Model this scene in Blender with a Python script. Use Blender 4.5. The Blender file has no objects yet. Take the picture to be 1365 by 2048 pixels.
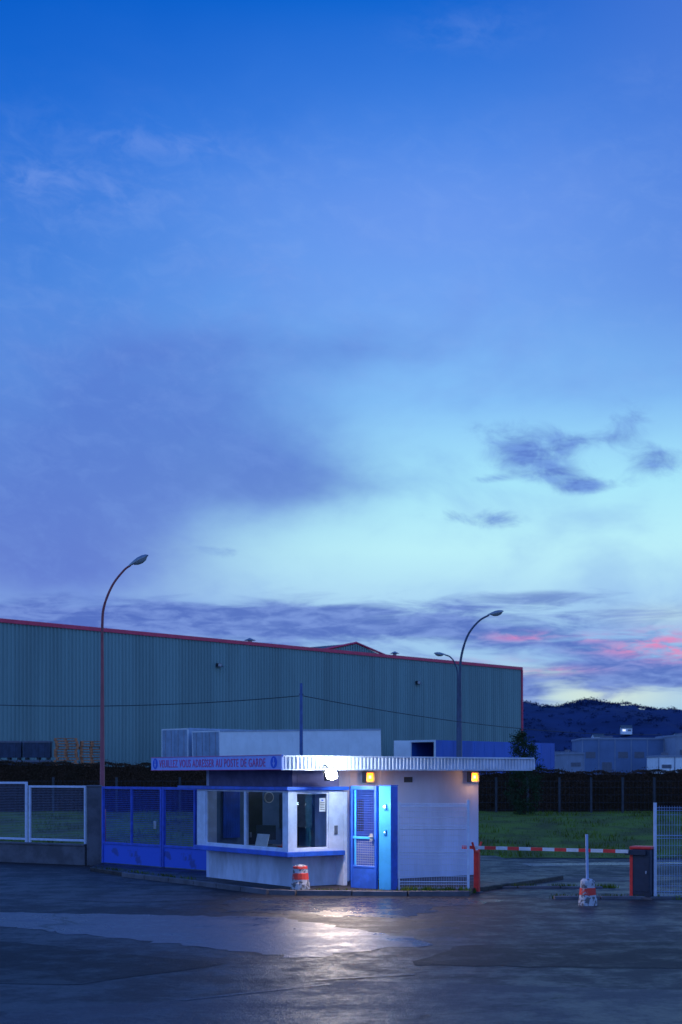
import bpy, math, random
from mathutils import Vector, Matrix
random.seed(7)
scene=bpy.context.scene
col=scene.collection
def lin(c):
    out=[]
    for v in c[:3]:
        v/=255.0
        out.append(v/12.92 if v<=0.04045 else ((v+0.055)/1.055)**2.4)
    return (*out,1.0)
# ------------------------------------------------------------------ node maths
class E:
    def __init__(s,nt,sock): s.nt=nt; s.k=sock
    def op(s,o,b=None,c=None,clamp=False):
        n=s.nt.nodes.new('ShaderNodeMath'); n.operation=o; n.use_clamp=clamp
        for i,v in enumerate((s,b,c)):
            if v is None: continue
            if isinstance(v,E): s.nt.links.new(v.k,n.inputs[i])
            else: n.inputs[i].default_value=v
        return E(s.nt,n.outputs[0])
    def __add__(s,b): return s.op('ADD',b)
    def __radd__(s,b): return s.op('ADD',b)
    def __sub__(s,b): return s.op('SUBTRACT',b)
    def __rsub__(s,b): return (s*-1.0)+b
    def __mul__(s,b): return s.op('MULTIPLY',b)
    def __rmul__(s,b): return s.op('MULTIPLY',b)
    def __truediv__(s,b): return s.op('DIVIDE',b)
def sstep(x,lo,hi):
    n=x.nt.nodes.new('ShaderNodeMapRange'); n.interpolation_type='SMOOTHSTEP'
    x.nt.links.new(x.k,n.inputs['Value'])
    n.inputs['From Min'].default_value=lo; n.inputs['From Max'].default_value=hi
    return E(x.nt,n.outputs['Result'])
def mixc(nt,f,a,b):
    n=nt.nodes.new('ShaderNodeMix'); n.data_type='RGBA'
    for i,v in ((0,f),(6,a),(7,b)):
        if isinstance(v,E): nt.links.new(v.k,n.inputs[i])
        elif hasattr(v,'is_output'): nt.links.new(v,n.inputs[i])
        else: n.inputs[i].default_value=v
    return n.outputs[2]
def noise(nt,vec,scale,detail=5,rough=0.55,dist=0.0):
    n=nt.nodes.new('ShaderNodeTexNoise')
    if vec is not None: nt.links.new(vec,n.inputs['Vector'])
    n.inputs['Scale'].default_value=scale; n.inputs['Detail'].default_value=detail
    n.inputs['Roughness'].default_value=rough; n.inputs['Distortion'].default_value=dist
    return E(nt,n.outputs[0])
def comb(nt,x,y,z):
    n=nt.nodes.new('ShaderNodeCombineXYZ')
    for i,v in enumerate((x,y,z)):
        if isinstance(v,E): nt.links.new(v.k,n.inputs[i])
        else: n.inputs[i].default_value=v
    return n.outputs[0]
# ------------------------------------------------------------------ world (dusk sky)
world=bpy.data.worlds.new("World"); scene.world=world; world.use_nodes=True
nt=world.node_tree; nt.nodes.clear()
outw=nt.nodes.new('ShaderNodeOutputWorld'); bg=nt.nodes.new('ShaderNodeBackground')
nt.links.new(bg.outputs[0],outw.inputs[0])
tc=nt.nodes.new('ShaderNodeTexCoord'); sx=nt.nodes.new('ShaderNodeSeparateXYZ')
nt.links.new(tc.outputs['Generated'],sx.inputs[0])
X,Y,Z=[E(nt,sx.outputs[i]) for i in range(3)]
az=X.op('ARCTAN2',Y)
hyp=(X*X+Y*Y).op('SQRT').op('MAXIMUM',0.001)
q=(Z/hyp).op('MINIMUM',3.0)
def bear(u,v):   # photo measurement -> azimuth, tan(elevation)
    a=math.atan((u-682.5)/2844.); return a,(1550-v)/2844.*math.cos(a)
def ramp(x,stops,interp='LINEAR'):
    n=nt.nodes.new('ShaderNodeValToRGB'); nt.links.new(x.k,n.inputs[0])
    cr=n.color_ramp; cr.interpolation=interp
    while len(cr.elements)<len(stops): cr.elements.new(0.5)
    for e,(p,c) in zip(cr.elements,stops): e.position=p; e.color=lin(c)
    return n.outputs[0]
base=ramp(q,[(0.0,(150,190,225)),(0.053,(165,205,235)),(0.088,(158,200,238)),(0.123,(176,220,246)),
 (0.158,(188,240,250)),(0.205,(168,230,251)),(0.262,(134,194,248)),(0.334,(112,166,242)),
 (0.44,(70,134,230)),(0.55,(10,100,208)),(0.8,(40,100,205)),(1.0,(60,110,215))])
big=noise(nt,comb(nt,az*1.0,q*1.3,0.0),6.0,3,0.5)
fl=sstep(az*-1.0+(big-0.5)*0.16,-0.06,0.27)
base=mixc(nt,fl*0.80,base,ramp(q,[(0.0,(110,140,215)),(0.12,(116,150,222)),(0.2,(94,140,222)),(0.33,(56,122,216)),(0.45,(10,102,210)),(0.55,(0,88,198)),(0.8,(30,90,190)),(1.0,(50,100,205))]))
fr=sstep(az,0.06,0.28)*sstep(q,0.2,0.36)
base=mixc(nt,fr*0.55,base,lin((84,126,216)))
def blob(u,v,su,sv):
    a0,q0=bear(u,v)
    da=(az-a0)*(2844./su); dq=(q-q0)*(2844./sv)
    return ((da*da+dq*dq)*-1.0).op('EXPONENT')
def bsum(l):
    r=None
    for (u,v,su,sv,w) in l:
        b=blob(u,v,su,sv)*w
        r=b if r is None else r+b
    return r
nA=noise(nt,comb(nt,az,q*1.5,3.1),8.0,5,0.55,0.3)
nB=noise(nt,comb(nt,az,q*1.9,7.7),20.0,6,0.60,0.35)
nC=noise(nt,comb(nt,az*0.9,q*5.5,1.3),17.0,6,0.6,0.6)
nD=noise(nt,comb(nt,az,q*4.0,5.3),45.0,4,0.6,0.4)
nE=noise(nt,comb(nt,az+q*0.35,q*1.5,9.3),36.0,6,0.66,0.5)
# broad hazy veils over mid sky
base=mixc(nt,sstep(nA,0.42,0.72)*sstep(q,0.54,0.32)*0.34,base,lin((110,150,230)))
base=mixc(nt,blob(880,430,380,140)*0.42,base,lin((120,156,241)))
base=mixc(nt,sstep(nE,0.42,0.75)*sstep(q,0.50,0.40)*sstep(q,0.2,0.3)*0.10,base,lin((150,185,245)))
# pale wisps
w=bsum([(330,285,150,28,.9),(170,385,160,50,.9),(940,60,130,46,.5),(20,455,50,14,.6),(540,530,120,34,.6),(1290,150,120,40,.3),(60,350,70,24,.6)])
w=w*sstep(nE*0.6+nB*0.4,0.38,0.66)
base=mixc(nt,w*0.50,base,lin((118,154,232)))
# broad cloud bank
f1=bsum([(280,870,410,210,.62),(-20,1010,390,210,.68),(560,950,240,88,.48),(420,730,360,110,.38),(700,695,180,48,.30),(120,1130,250,85,.42)])
m1=sstep(f1+(nA-0.5)*0.65+(nB-0.5)*0.20,0.02,1.0)
m1b=sstep(f1+(nA-0.5)*0.8+(nB-0.5)*0.4+blob(640,975,180,40)*0.35,0.45,1.2)
cc=mixc(nt,sstep(q,0.12,0.26),lin((100,124,210)),lin((88,128,214)))
base=mixc(nt,m1*0.78,base,cc)
base=mixc(nt,m1b*0.38,base,lin((80,108,198)))
base=mixc(nt,m1*sstep(nE,0.42,0.72)*0.22,base,lin((122,160,232)))
# small dark clouds
f2=bsum([(1050,903,88,38,.72),(1110,945,68,32,.74),(1160,972,54,16,.66),(1310,925,60,36,.74),(1262,835,54,45,.48),(985,958,40,9,.60),(965,850,60,20,.40),(1070,860,60,25,.30),(930,1030,130,18,.38),(430,1105,70,16,.45),(1000,1045,90,16,.34),(1330,1200,70,14,.4),(1170,880,80,22,.42),(1230,970,60,12,.3)])
m2=sstep(f2+(nE-0.5)*1.30+(nD-0.5)*0.2,0.16,0.98)*sstep(f2,0.03,0.34)
base=mixc(nt,m2*0.92,base,mixc(nt,sstep(nD,0.35,0.65),lin((84,116,202)),lin((108,148,222))))
# low stratus
band=sstep(q,0.132,0.112)*sstep(q,0.035,0.07)
dense=bsum([(180,1240,420,40,.60),(600,1240,330,40,.42),(1100,1190,130,16,.45),(900,1250,250,50,.2),(1300,1350,190,30,.6),(1050,1390,60,30,.55),(1150,1275,200,40,.22),(1230,1320,150,15,.25)])
m3=sstep(dense+(nC-0.5)*1.25+band*0.20,0.16,0.66)*sstep(q,0.145,0.115)
c3=mixc(nt,sstep(nD,0.35,0.7),lin((78,106,190)),lin((116,144,216)))
cr_=blob(1200,1392,160,34)+blob(1090,1350,130,16)*0.6+blob(1330,1230,120,20)*0.35
base=mixc(nt,(cr_*0.9).op('MINIMUM',1.0),base,lin((212,232,220)))
base=mixc(nt,m3*0.90,base,c3)
pk=bsum([(1045,1273,60,9,.9),(1185,1274,34,9,.7),(1340,1288,85,26,1.15),(1350,1312,60,14,.9),(1110,1341,90,8,.6),(1250,1300,80,10,.4),(1000,1320,80,8,.3)])
pk=(pk*sstep(nD,0.34,0.64)*sstep(nC,.28,.58)).op('MINIMUM',1.0)
base=mixc(nt,pk*0.80,base,lin((236,134,184)))
# rest of the dome away from the afterglow
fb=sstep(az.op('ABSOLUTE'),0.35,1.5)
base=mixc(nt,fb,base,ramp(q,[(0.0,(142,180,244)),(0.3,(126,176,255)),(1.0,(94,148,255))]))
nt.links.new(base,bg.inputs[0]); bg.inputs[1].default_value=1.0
# ------------------------------------------------------------------ materials
def M(name,c,rough=0.7,var=0.25,scale=3.0,metal=0.0,bump=0.0,c2=None,stretch=(1,1,1),emit=None,estr=0.0,spec=0.5,lo=.35,hi=.65,bscale=None):
    m=bpy.data.materials.new(name); m.use_nodes=True; t=m.node_tree
    b=t.nodes['Principled BSDF']; b.inputs['Roughness'].default_value=rough; b.inputs['Metallic'].default_value=metal
    b.inputs['Specular IOR Level'].default_value=spec
    g=t.nodes.new('ShaderNodeTexCoord'); mp=t.nodes.new('ShaderNodeMapping'); mp.inputs['Scale'].default_value=stretch
    t.links.new(g.outputs['Object'],mp.inputs[0])
    n=noise(t,mp.outputs[0],scale,4,0.62)
    c=(*c,1.0) if len(c)==3 else c
    c2=tuple(v*(1-var) for v in c[:3])+(1.0,) if c2 is None else ((*c2,1.0) if len(c2)==3 else c2)
    t.links.new(mixc(t,sstep(n,lo,hi),c,c2),b.inputs['Base Color'])
    if bump:
        bp=t.nodes.new('ShaderNodeBump'); bp.inputs['Strength'].default_value=bump; bp.inputs['Distance'].default_value=0.02
        nb=noise(t,mp.outputs[0],bscale or scale*8,3,0.6); t.links.new(nb.k,bp.inputs['Height']); t.links.new(bp.outputs[0],b.inputs['Normal'])
    if emit: 
        b.inputs['Emission Color'].default_value=(*emit,1.0); b.inputs['Emission Strength'].default_value=estr
    return m
mWhite=M('white_plaster',(.64,.71,.92),.75,.34,1.6,bump=.25,stretch=(1,1,.4))
mWhite2=M('white_wall_panel',(.58,.66,.95),.7,.20,1.2,bump=.15,stretch=(1,1,.3))
mFrame=M('white_frame_paint',(.68,.75,.94),.45,.18,4)
mBlue=M('blue_paint',(.03,.14,.74),.4,.3,3,bump=.1)
mBlueD=M('blue_gate_paint',(.03,.10,.62),.5,.3,4)
mPeel=M('peeling_blue_paint',(.03,.11,.68),.6,.0,1.6,c2=(.03,.07,.36),lo=.58,hi=.66,bump=.2)
mCyan=M('light_blue_paint',(.05,.40,.92),.4,.15,3)
mSign=M('sign_face',(.32,.42,.92),.5,.12,5)
mRedT=M('sign_red',(.62,.10,.30),.5,.2,8)
mSignB=M('sign_blue',(.01,.10,.70),.5,.1,8)
mFas=M('corrugated_metal_white',(.60,.66,.82),.45,.2,4,metal=.1)
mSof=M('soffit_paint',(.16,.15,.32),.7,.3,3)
mIn=M('interior_wall_paint',(.13,.22,.42),.8,.3,1.5)
mDark=M('dark_plastic',(.02,.022,.035),.5,.3,5)
mCab=M('dark_blue_black_paint',(.022,.032,.065),.45,.3,4)
mCrate=M('dark_navy_plastic',(.03,.055,.12),.6,.35,3)
mGrey=M('painted_steel_grey',(.13,.15,.21),.5,.3,6)
mPostD=M('weathered_dark_post',(.06,.065,.085),.85,.3,4)
mSteel=M('galvanised_steel',(.38,.42,.52),.4,.25,8,metal=.5)
mMeshW=M('white_mesh_wire',(.62,.68,.86),.5,.15,8)
mMeshL=M('dulled_mesh_wire',(.20,.24,.38),.6,.15,8)
mMeshG=M('pale_blue_mesh_wire',(.34,.46,.72),.6,.15,8)
mMeshB=M('blue_mesh_wire',(.03,.09,.50),.5,.2,8)
mPole=M('reddish_pole',(.36,.07,.09),.5,.35,3,stretch=(1,1,.4))  # reddish tone, varied by noise stretched along the pole
mPole2=M('slate_blue_pole',(.05,.08,.16),.45,.3,3)
mPole3=M('blue_steel_pole',(.05,.13,.38),.45,.3,3)
mHead=M('lamp_head_aluminium',(.24,.28,.33),.35,.2,8,metal=.6)
mLens=M('lamp_glass_bowl',(.30,.34,.38),.15,.2,5)
mRed=M('red_paint',(.85,.04,.035),.45,.2,6)
mConcrete=M('concrete',(.13,.13,.16),.85,.4,2.0,bump=.4)
mConcLight=M('worn_white_concrete',(.52,.53,.60),.85,.0,11,c2=(.14,.14,.16),lo=.50,hi=.57,bump=.8)
mArmW=M('arm_white_paint',(.72,.72,.76),.5,.15,9)
mRedWorn=M('worn_red_paint',(.78,.06,.045),.75,.0,11,c2=(.40,.38,.42),lo=.57,hi=.62,bump=.8)
mTrim=M('red_metal_trim',(.82,.05,.12),.5,.2,3)
mWood=M('pallet_wood',(.62,.24,.11),.85,.5,6,bump=.3)
mTeal=M('teal_corrugated_cladding',(.20,.335,.33),.6,.20,.25,metal=.0,stretch=(3,3,.15))
mTealD=M('dark_roof_metal',(.06,.09,.11),.6,.3,.5)
mTrail=M('trailer_white_panel',(.84,.90,.96),.4,.10,1.0)
mTrailB=M('trailer_blue_curtain',(.025,.13,.56),.45,.25,.8,stretch=(1,1,.2))
mTrailG=M('trailer_door_grey',(.34,.46,.62),.45,.2,1.5)
mTyre=M('tyre_rubber',(.02,.02,.022),.85,.3,5)
mLeafH=M('hedge_leaves_russet',(.085,.046,.030),.9,.0,.9,c2=(.052,.036,.022),spec=.2)
mLeafG=M('shrub_leaves_dark_green',(.035,.065,.028),.8,.4,4,spec=.2)
mGrassB=M('grass_blades',(.13,.19,.02),.9,.0,.8,c2=(.07,.085,.015),spec=.2)
mCore=M('hedge_twigs',(.058,.034,.024),.95,.3,5,spec=.1)
mHillM=M('wooded_hill',(.022,.044,.125),1.0,.25,.03,spec=.1)  # distance haze is mixed into the bluish base colour
mBldg=M('distant_wall_grey_blue',(.13,.21,.38),.8,.2,.2)
mBldg2=M('distant_wall_pale',(.26,.32,.44),.8,.2,.2)
mPaper=M('paper',(.75,.76,.78),.8,.1,10)
mFlood=M('floodlight_lens',(1,1,1),.3,.02,3,emit=(1,.99,.90),estr=140)
mAmber=M('amber_lamp_glass',(1,.4,.05),.4,.2,30,emit=(1,.22,.01),estr=3.0)
mAmberHot=M('amber_lamp_bulb',(1,.7,.2),.4,.02,3,emit=(1,.52,.08),estr=9)
mSmallL=M('small_lamp_glass',(1,1,1),.4,.02,3,emit=(.75,.92,1),estr=5)
mTiny=M('house_window_light',(1,1,1),.4,.02,3,emit=(.8,.85,1),estr=1.1)
# glass
mGlass=bpy.data.materials.new('window_glass'); mGlass.use_nodes=True; t=mGlass.node_tree; t.nodes.clear()
o=t.nodes.new('ShaderNodeOutputMaterial'); mx=t.nodes.new('ShaderNodeMixShader'); tr=t.nodes.new('ShaderNodeBsdfTransparent'); gl=t.nodes.new('ShaderNodeBsdfGlossy'); fr_=t.nodes.new('ShaderNodeFresnel')
fr_.inputs[0].default_value=1.45; gl.inputs['Roughness'].default_value=.03; tr.inputs[0].default_value=(.80,.88,.94,1)
ng=noise(t,None,1.2,3); 
t.links.new((E(t,fr_.outputs[0])*0.9+ng*0.03).op('MINIMUM',1.0).k,mx.inputs[0]); t.links.new(tr.outputs[0],mx.inputs[1]); t.links.new(gl.outputs[0],mx.inputs[2]); t.links.new(mx.outputs[0],o.inputs[0])
# asphalt
def asphalt(name,c1,c2,r1,r2,bump=1.0,off=0.0,spec=.5,mott=.5):
    m=bpy.data.materials.new(name); m.use_nodes=True; t=m.node_tree; b=t.nodes['Principled BSDF']; b.inputs['Specular IOR Level'].default_value=spec
    g=t.nodes.new('ShaderNodeTexCoord'); v=g.outputs['Object']
    mp=t.nodes.new('ShaderNodeMapping'); mp.inputs['Location'].default_value=(off,off*2,0); t.links.new(v,mp.inputs[0])
    nL=noise(t,mp.outputs[0],.18,3,.5,.3); nF=noise(t,v,38,2,.7); nG=noise(t,mp.outputs[0],1.5,5,.66); nM=noise(t,v,9,3,.7)
    c=mixc(t,sstep(nL*0.6+nG*0.4,.40,.60),(*c1,1),(*c2,1))
    c=mixc(t,sstep(nM,.50,.68)*mott,c,tuple(x*.5 for x in c1)+(1,))
    c=mixc(t,sstep(nF,.52,.70)*0.6,c,tuple(x*2.6 for x in c1)+(1,))
    vo=t.nodes.new('ShaderNodeTexVoronoi'); vo.feature='DISTANCE_TO_EDGE'; vo.inputs['Scale'].default_value=.22
    dn=t.nodes.new('ShaderNodeVectorMath'); dn.operation='MULTIPLY_ADD'
    nn=t.nodes.new('ShaderNodeTexNoise'); nn.inputs['Scale'].default_value=1.2; nn.inputs['Detail'].default_value=3; t.links.new(v,nn.inputs['Vector'])
    t.links.new(nn.outputs['Color'],dn.inputs[0]); dn.inputs[1].default_value=(.9,.9,.9); t.links.new(v,dn.inputs[2]); t.links.new(dn.outputs[0],vo.inputs['Vector'])
    ck=sstep(E(t,vo.outputs['Distance']),.012,.002)*sstep(nL,.42,.54)
    c=mixc(t,ck*0.85,c,(.005,.005,.008,1))
    t.links.new(c,b.inputs['Base Color'])
    dry=sstep(nL*0.35+nG*0.45+nM*0.2,.57,.43)
    t.links.new((dry*(r1-r2)+r2).k,b.inputs['Roughness'])
    bp=t.nodes.new('ShaderNodeBump'); bp.inputs['Distance'].default_value=.02; bp.inputs['Strength'].default_value=bump
    t.links.new((nF*.7+nM*1.1).k,bp.inputs['Height']); t.links.new(bp.outputs[0],b.inputs['Normal'])
    return m
mAsph=asphalt('damp_asphalt',(.017,.016,.020),(.030,.028,.034),.62,.38,.7,spec=.30)
mWet=asphalt('wet_asphalt',(.020,.018,.022),(.034,.030,.034),.46,.20,.5,3,spec=.5)
mPatch=asphalt('damp_concrete_patch',(.10,.095,.12),(.062,.060,.080),.50,.26,.45,11,spec=.45,mott=.45)
mPatch2=asphalt('asphalt_patch_lighter',(.040,.037,.047),(.030,.028,.036),.60,.40,.7,5,spec=.32)
mPatch3=asphalt('asphalt_patch_dark',(.010,.010,.012),(.017,.017,.019),.65,.42,.8,23,spec=.24)
mLine=asphalt('pale_line_asphalt',(.11,.11,.13),(.05,.05,.06),.6,.4,.5,31,spec=.35)  # pale tone for the asphalt seam and the painted highlight line
mGrass=M('grass_ground',(.115,.165,.022),.9,.0,.8,c2=(.075,.080,.022),bump=.5,spec=.2)
# ------------------------------------------------------------------ mesh builder
class MB:
    def __init__(s): s.v=[]; s.f=[]; s.mi=[]; s.mats=[]
    def slot(s,m):
        if m not in s.mats: s.mats.append(m)
        return s.mats.index(m)
    def face(s,pts,m):
        i=len(s.v); s.v+= [tuple(p) for p in pts]; s.f.append(tuple(range(i,i+len(pts)))); s.mi.append(s.slot(m))
    def box(s,x0,x1,y0,y1,z0,z1,m,mat=None):
        i=len(s.v); P=[Vector((x,y,z)) for z in (z0,z1) for x,y in ((x0,y0),(x1,y0),(x1,y1),(x0,y1))]
        if mat: P=[mat@p for p in P]
        s.v+=[tuple(p) for p in P]; k=s.slot(m)
        for f in ((0,3,2,1),(4,5,6,7),(0,1,5,4),(1,2,6,5),(2,3,7,6),(3,0,4,7)): s.f.append(tuple(i+j for j in f)); s.mi.append(k)
    def tube(s,pts,rad,m,n=10):
        pts=[Vector(p) for p in pts]
        if not isinstance(rad,(list,tuple)): rad=[rad]*len(pts)
        k=s.slot(m); rings=[]
        for j,p in enumerate(pts):
            d=(pts[min(j+1,len(pts)-1)]-pts[max(j-1,0)]).normalized()
            a=d.cross(Vector((0,0,1)) if abs(d.z)<.95 else Vector((0,1,0))).normalized(); b=d.cross(a)
            i=len(s.v); 
            for t_ in range(n):
                an=2*math.pi*t_/n; s.v.append(tuple(p+rad[j]*(a*math.cos(an)+b*math.sin(an))))
            rings.append(i)
        for j in range(len(rings)-1):
            for t_ in range(n):
                s.f.append((rings[j]+t_,rings[j]+(t_+1)%n,rings[j+1]+(t_+1)%n,rings[j+1]+t_)); s.mi.append(k)
        s.f.append(tuple(rings[0]+t_ for t_ in range(n))[::-1]); s.mi.append(k)
        s.f.append(tuple(rings[-1]+t_ for t_ in range(n))); s.mi.append(k)
    def prism(s,pts,z0,z1,m):
        n=len(pts); i=len(s.v); k=s.slot(m)
        s.v+=[(x,y,z0) for x,y in pts]+[(x,y,z1) for x,y in pts]
        s.f.append(tuple(i+j for j in range(n))[::-1]); s.mi.append(k); s.f.append(tuple(i+n+j for j in range(n))); s.mi.append(k)
        for j in range(n): s.f.append((i+j,i+(j+1)%n,i+n+(j+1)%n,i+n+j)); s.mi.append(k)
    def wire(s,p0,p1,r,m): s.tube([p0,p1],r,m,4)
def mkobj(name,mb,parent=None,loc=(0,0,0),rotz=0,bevel=0,smooth=False,label=None,cat=None,**kw):
    me=bpy.data.meshes.new(name); me.from_pydata(mb.v,[],mb.f)
    for m in mb.mats: me.materials.append(m)
    me.polygons.foreach_set('material_index',mb.mi); me.validate(); me.update()
    if smooth:
        for p in me.polygons: p.use_smooth=True
    ob=bpy.data.objects.new(name,me); col.objects.link(ob); ob.location=loc; ob.rotation_euler=(0,0,rotz)
    if parent: ob.parent=parent
    if bevel:
        md=ob.modifiers.new('b','BEVEL'); md.width=bevel; md.segments=2; md.limit_method='ANGLE'
    if label: ob['label']=label
    if cat: ob['category']=cat
    for k_,v_ in kw.items(): ob[k_]=v_
    return ob
def onebox(name,parent,*a,m=None,bevel=.004,label=None):
    mb=MB(); mb.box(*a,m); return mkobj(name,mb,parent,bevel=bevel,label=label)
def thing(name,label,cat,loc=(0,0,0),rotz=0,group=None,rot=None):
    e=bpy.data.objects.new(name,None); col.objects.link(e); e.empty_display_size=.2; e.location=loc
    e.rotation_euler=rot if rot else (0,0,rotz); e['label']=label; e['category']=cat
    if group: e['group']=group
    return e
def sm(t): t=max(0,min(1,t)); return t*t*(3-2*t)
def gz(y): return .9*sm((y-41.5)/13.5)+.3*sm((y-58)/12)
# ------------------------------------------------------------------ ground
mb=MB(); ys=[-80,0,10,20,30,40]+[41.5+i for i in range(0,32)]+[80,100,140,200,400,900,2000,4500]; xs=[-3000,-600,-100,-40,-20,0,20,40,100,600,3000]
for j,y in enumerate(ys):
    for x in xs: mb.v.append((x,y,gz(y)))
k=mb.slot(mAsph); nx=len(xs)
for j in range(len(ys)-1):
    for i in range(nx-1): mb.f.append((j*nx+i,j*nx+i+1,(j+1)*nx+i+1,(j+1)*nx+i)); mb.mi.append(k)
mkobj('ground',mb,kind='structure',label='dark damp asphalt yard and road surface')
mb=MB(); 
ys=[41.6+i*.8 for i in range(24)]; xs=[-60+i*2 for i in range(61)]
for y in ys:
    for x in xs: mb.v.append((x,y,gz(y)+.02+ (random.uniform(0,.05) if y>42 else 0)))
k=mb.slot(mGrass); nx=len(xs)
for j in range(len(ys)-1):
    for i in range(nx-1): mb.f.append((j*nx+i,j*nx+i+1,(j+1)*nx+i+1,(j+1)*nx+i)); mb.mi.append(k)
mkobj('grass_bank',mb,smooth=True,kind='structure',label='grassy bank rising behind the guard booth')
def sheet(name,pts,z,m,lab):
    mb=MB(); mb.face([(x,y,z) for x,y in pts],m); mkobj(name,mb,kind='structure',label=lab)
def wob(pts,step=.35,amp=.05):
    out=[]
    for i,p in enumerate(pts):
        a=Vector(p); b=Vector(pts[(i+1)%len(pts)]); n=max(1,int((b-a).length/step))
        for j in range(n):
            r=a.lerp(b,j/n); out.append((r.x+random.uniform(-amp,amp),r.y+random.uniform(-amp,amp)))
    return out
sheet('road_patch',wob([(-16,28.5),(-6.1,25.3),(-1.06,24.4),(1.44,20.7),(-.49,19.0),(-5.6,23.0),(-16,27)],.2,.13),.004,mPatch,'pale worn concrete repair strip, damp')
sheet('road_patch',wob([(-1.8,15.4),(0.1,16.9),(4,16.1),(10,15.2),(10,6),(-3.4,6),(-3.4,14.6)],.4,.04),.004,mPatch2,'lighter grey asphalt repair patch')
sheet('road_patch',wob([(1.7,20.4),(9,21.6),(14,19),(9,17.4),(0.9,18.3)],.3,.08),.004,mPatch3,'dark freshly laid asphalt patch')
sheet('road_patch',wob([(-4.4,28.6),(-2.8,29.0),(-2.4,27.9),(-4.2,27.2),(-5.6,27.9)],.3,.06),.004,mPatch2,'lighter round asphalt repair patch')
sheet('road_patch',wob([(-1.9,28.4),(0,28.3),(2.4,28.4),(3.3,27.7),(1.8,26.2),(1.2,24.2),(-.6,24.8),(-2.1,25.4),(-2.2,27.2)],.2,.18),.004,mWet,'wet shiny asphalt in front of the booth')
sheet('road_patch',wob([(-16,22.5),(-5.4,21.2),(-1.5,18.4),(-3.0,16.6),(-16,17.5)],.4,.06),.004,mPatch3,'dark asphalt patch below the pale strip')
sheet('road_patch',wob([(3,39),(12,40.2),(12,39.5),(3.2,37.6)],.5,.06),.004,mPatch,'damp strip on the inner road, wet reflection painted pale')  # pale colour stands in for the reflection on wet asphalt
sheet('road_patch',wob([(3.3,33.5),(9,34.2),(9,33.2),(3.4,32.0)],.5,.08),.004,mPatch2,'lighter asphalt strip beyond the barrier')
sheet('pale_road_line',wob([(-1.75,15.42),(-.15,16.62),(-.10,16.57),(-1.70,15.37)],.15,.008),.009,mLine,'faint thin pale seam in the asphalt')  # thin pale strip drawn as a seam in the asphalt
sheet('pale_road_line',wob([(-.3,16.95),(.9,17.45),(.93,17.40),(-.28,16.89)],.15,.008),.009,mLine,'faint thin pale seam in the asphalt')  # highlight on the road surface, painted as a pale strip
# pavement by the booth
mb=MB(); kerb=[(-6.4,36.2),(-5.2,34.2),(-3.2,31.6),(-1.45,29.1),(-.9,28.92),(1.35,28.72),(2.6,28.72),(2.75,29.5),(5.2,33.2),(4.5,41.4),(-6.4,41.4)]
mb.prism(kerb,-.02,.10,mAsph); mkobj('pavement',mb,kind='structure',bevel=.02,label='low raised asphalt pavement around the booth')
mb=MB()
for i in range(5):
    a=Vector(kerb[i+1]); b=Vector(kerb[i+2]); L=(b-a).length; n=max(1,int(L/.9)); d=(b-a)/n; nn=Vector((d.y,-d.x)).normalized()
    for j in range(n):
        p=a+d*j+d*.01; q_=a+d*(j+1)-d*.01
        mb.prism([tuple(p+nn*.10),tuple(q_+nn*.10),tuple(q_+nn*.003),tuple(p+nn*.003)],-.02,.106+random.uniform(-.006,.006),mConcrete)
mkobj('kerb',mb,kind='structure',bevel=.012,label='concrete kerb stones')
mb=MB()
for j in range(7):
    x=4.2+j*.92; mb.box(x,x+.9,27.95-.02*j,28.08-.02*j,-.02,.05+random.uniform(0,.015),mConcrete)
mkobj('kerb',mb,kind='structure',bevel=.012,label='low worn concrete kerb beside the barrier')
mb=MB()
for j in range(3):
    x=2.9+j*.92; mb.box(x,x+.9,30.6,30.72,-.02,.04+random.uniform(0,.012),mConcrete)
mkobj('kerb',mb,kind='structure',bevel=.012,label='low worn concrete kerb behind the barrier')
# ------------------------------------------------------------------ booth
TH=math.radians(35.26); BO=Vector((-1.09,29.3,0))
R=Matrix.Translation(BO)@Matrix.Rotation(TH,4,'Z')
YB=3.78
booth=thing('guard_booth','small white and blue guard booth with corner windows beside the gate','guard booth',BO,TH)
mb=MB(); b=mb.box
b(.3,.45,.3,YB,.1,.74,mWhite); b(.451,1.5,.3,.45,.1,.74,mWhite)
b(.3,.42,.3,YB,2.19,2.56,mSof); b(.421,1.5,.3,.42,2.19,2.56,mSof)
b(1.38,1.5,.451,1.05,.1,2.56,mWhite)
b(1.405,1.5,.0,.449,.1,2.104,mFrame)
b(1.501,2.2,.9,1.05,.1,2.56,mWhite2); b(3.05,5.94,.9,1.05,.1,2.56,mWhite2); b(2.2,3.05,.9,1.05,2.2,2.56,mWhite2)
b(5.80,5.94,1.051,YB,.1,2.56,mWhite2); b(.3,5.94,YB+.001,YB+.12,.1,2.56,mWhite2)
mkobj('wall',mb,booth,bevel=.008)
mb=MB(); b=mb.box
b(.46,1.37,.46,YB-.01,.101,.13,mDark); b(1.51,5.79,1.06,YB-.01,.101,.13,mDark)
b(3.05,3.13,1.06,YB-.01,.131,2.55,mIn); b(.45,3.04,YB-.09,YB-.01,.131,2.55,mIn)
mkobj('interior_wall',mb,booth,label='dim blue painted interior partition and floor')
mb=MB()
for i in range(9): mb.tube([(.62+i*.05,YB-.14,1.0),(.62+i*.05,YB-.14,2.12)],.028,mBlue,6)
mkobj('curtain',mb,booth,label='blue pleated curtain')
mb=MB(); b=mb.box
b(1.25,1.65,YB-.16,YB-.10,.14,2.1,mDark); b(1.29,1.33,YB-.20,YB-.161,1.0,1.12,mSteel)
mkobj('interior_door',mb,booth,label='dark interior door')
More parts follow.
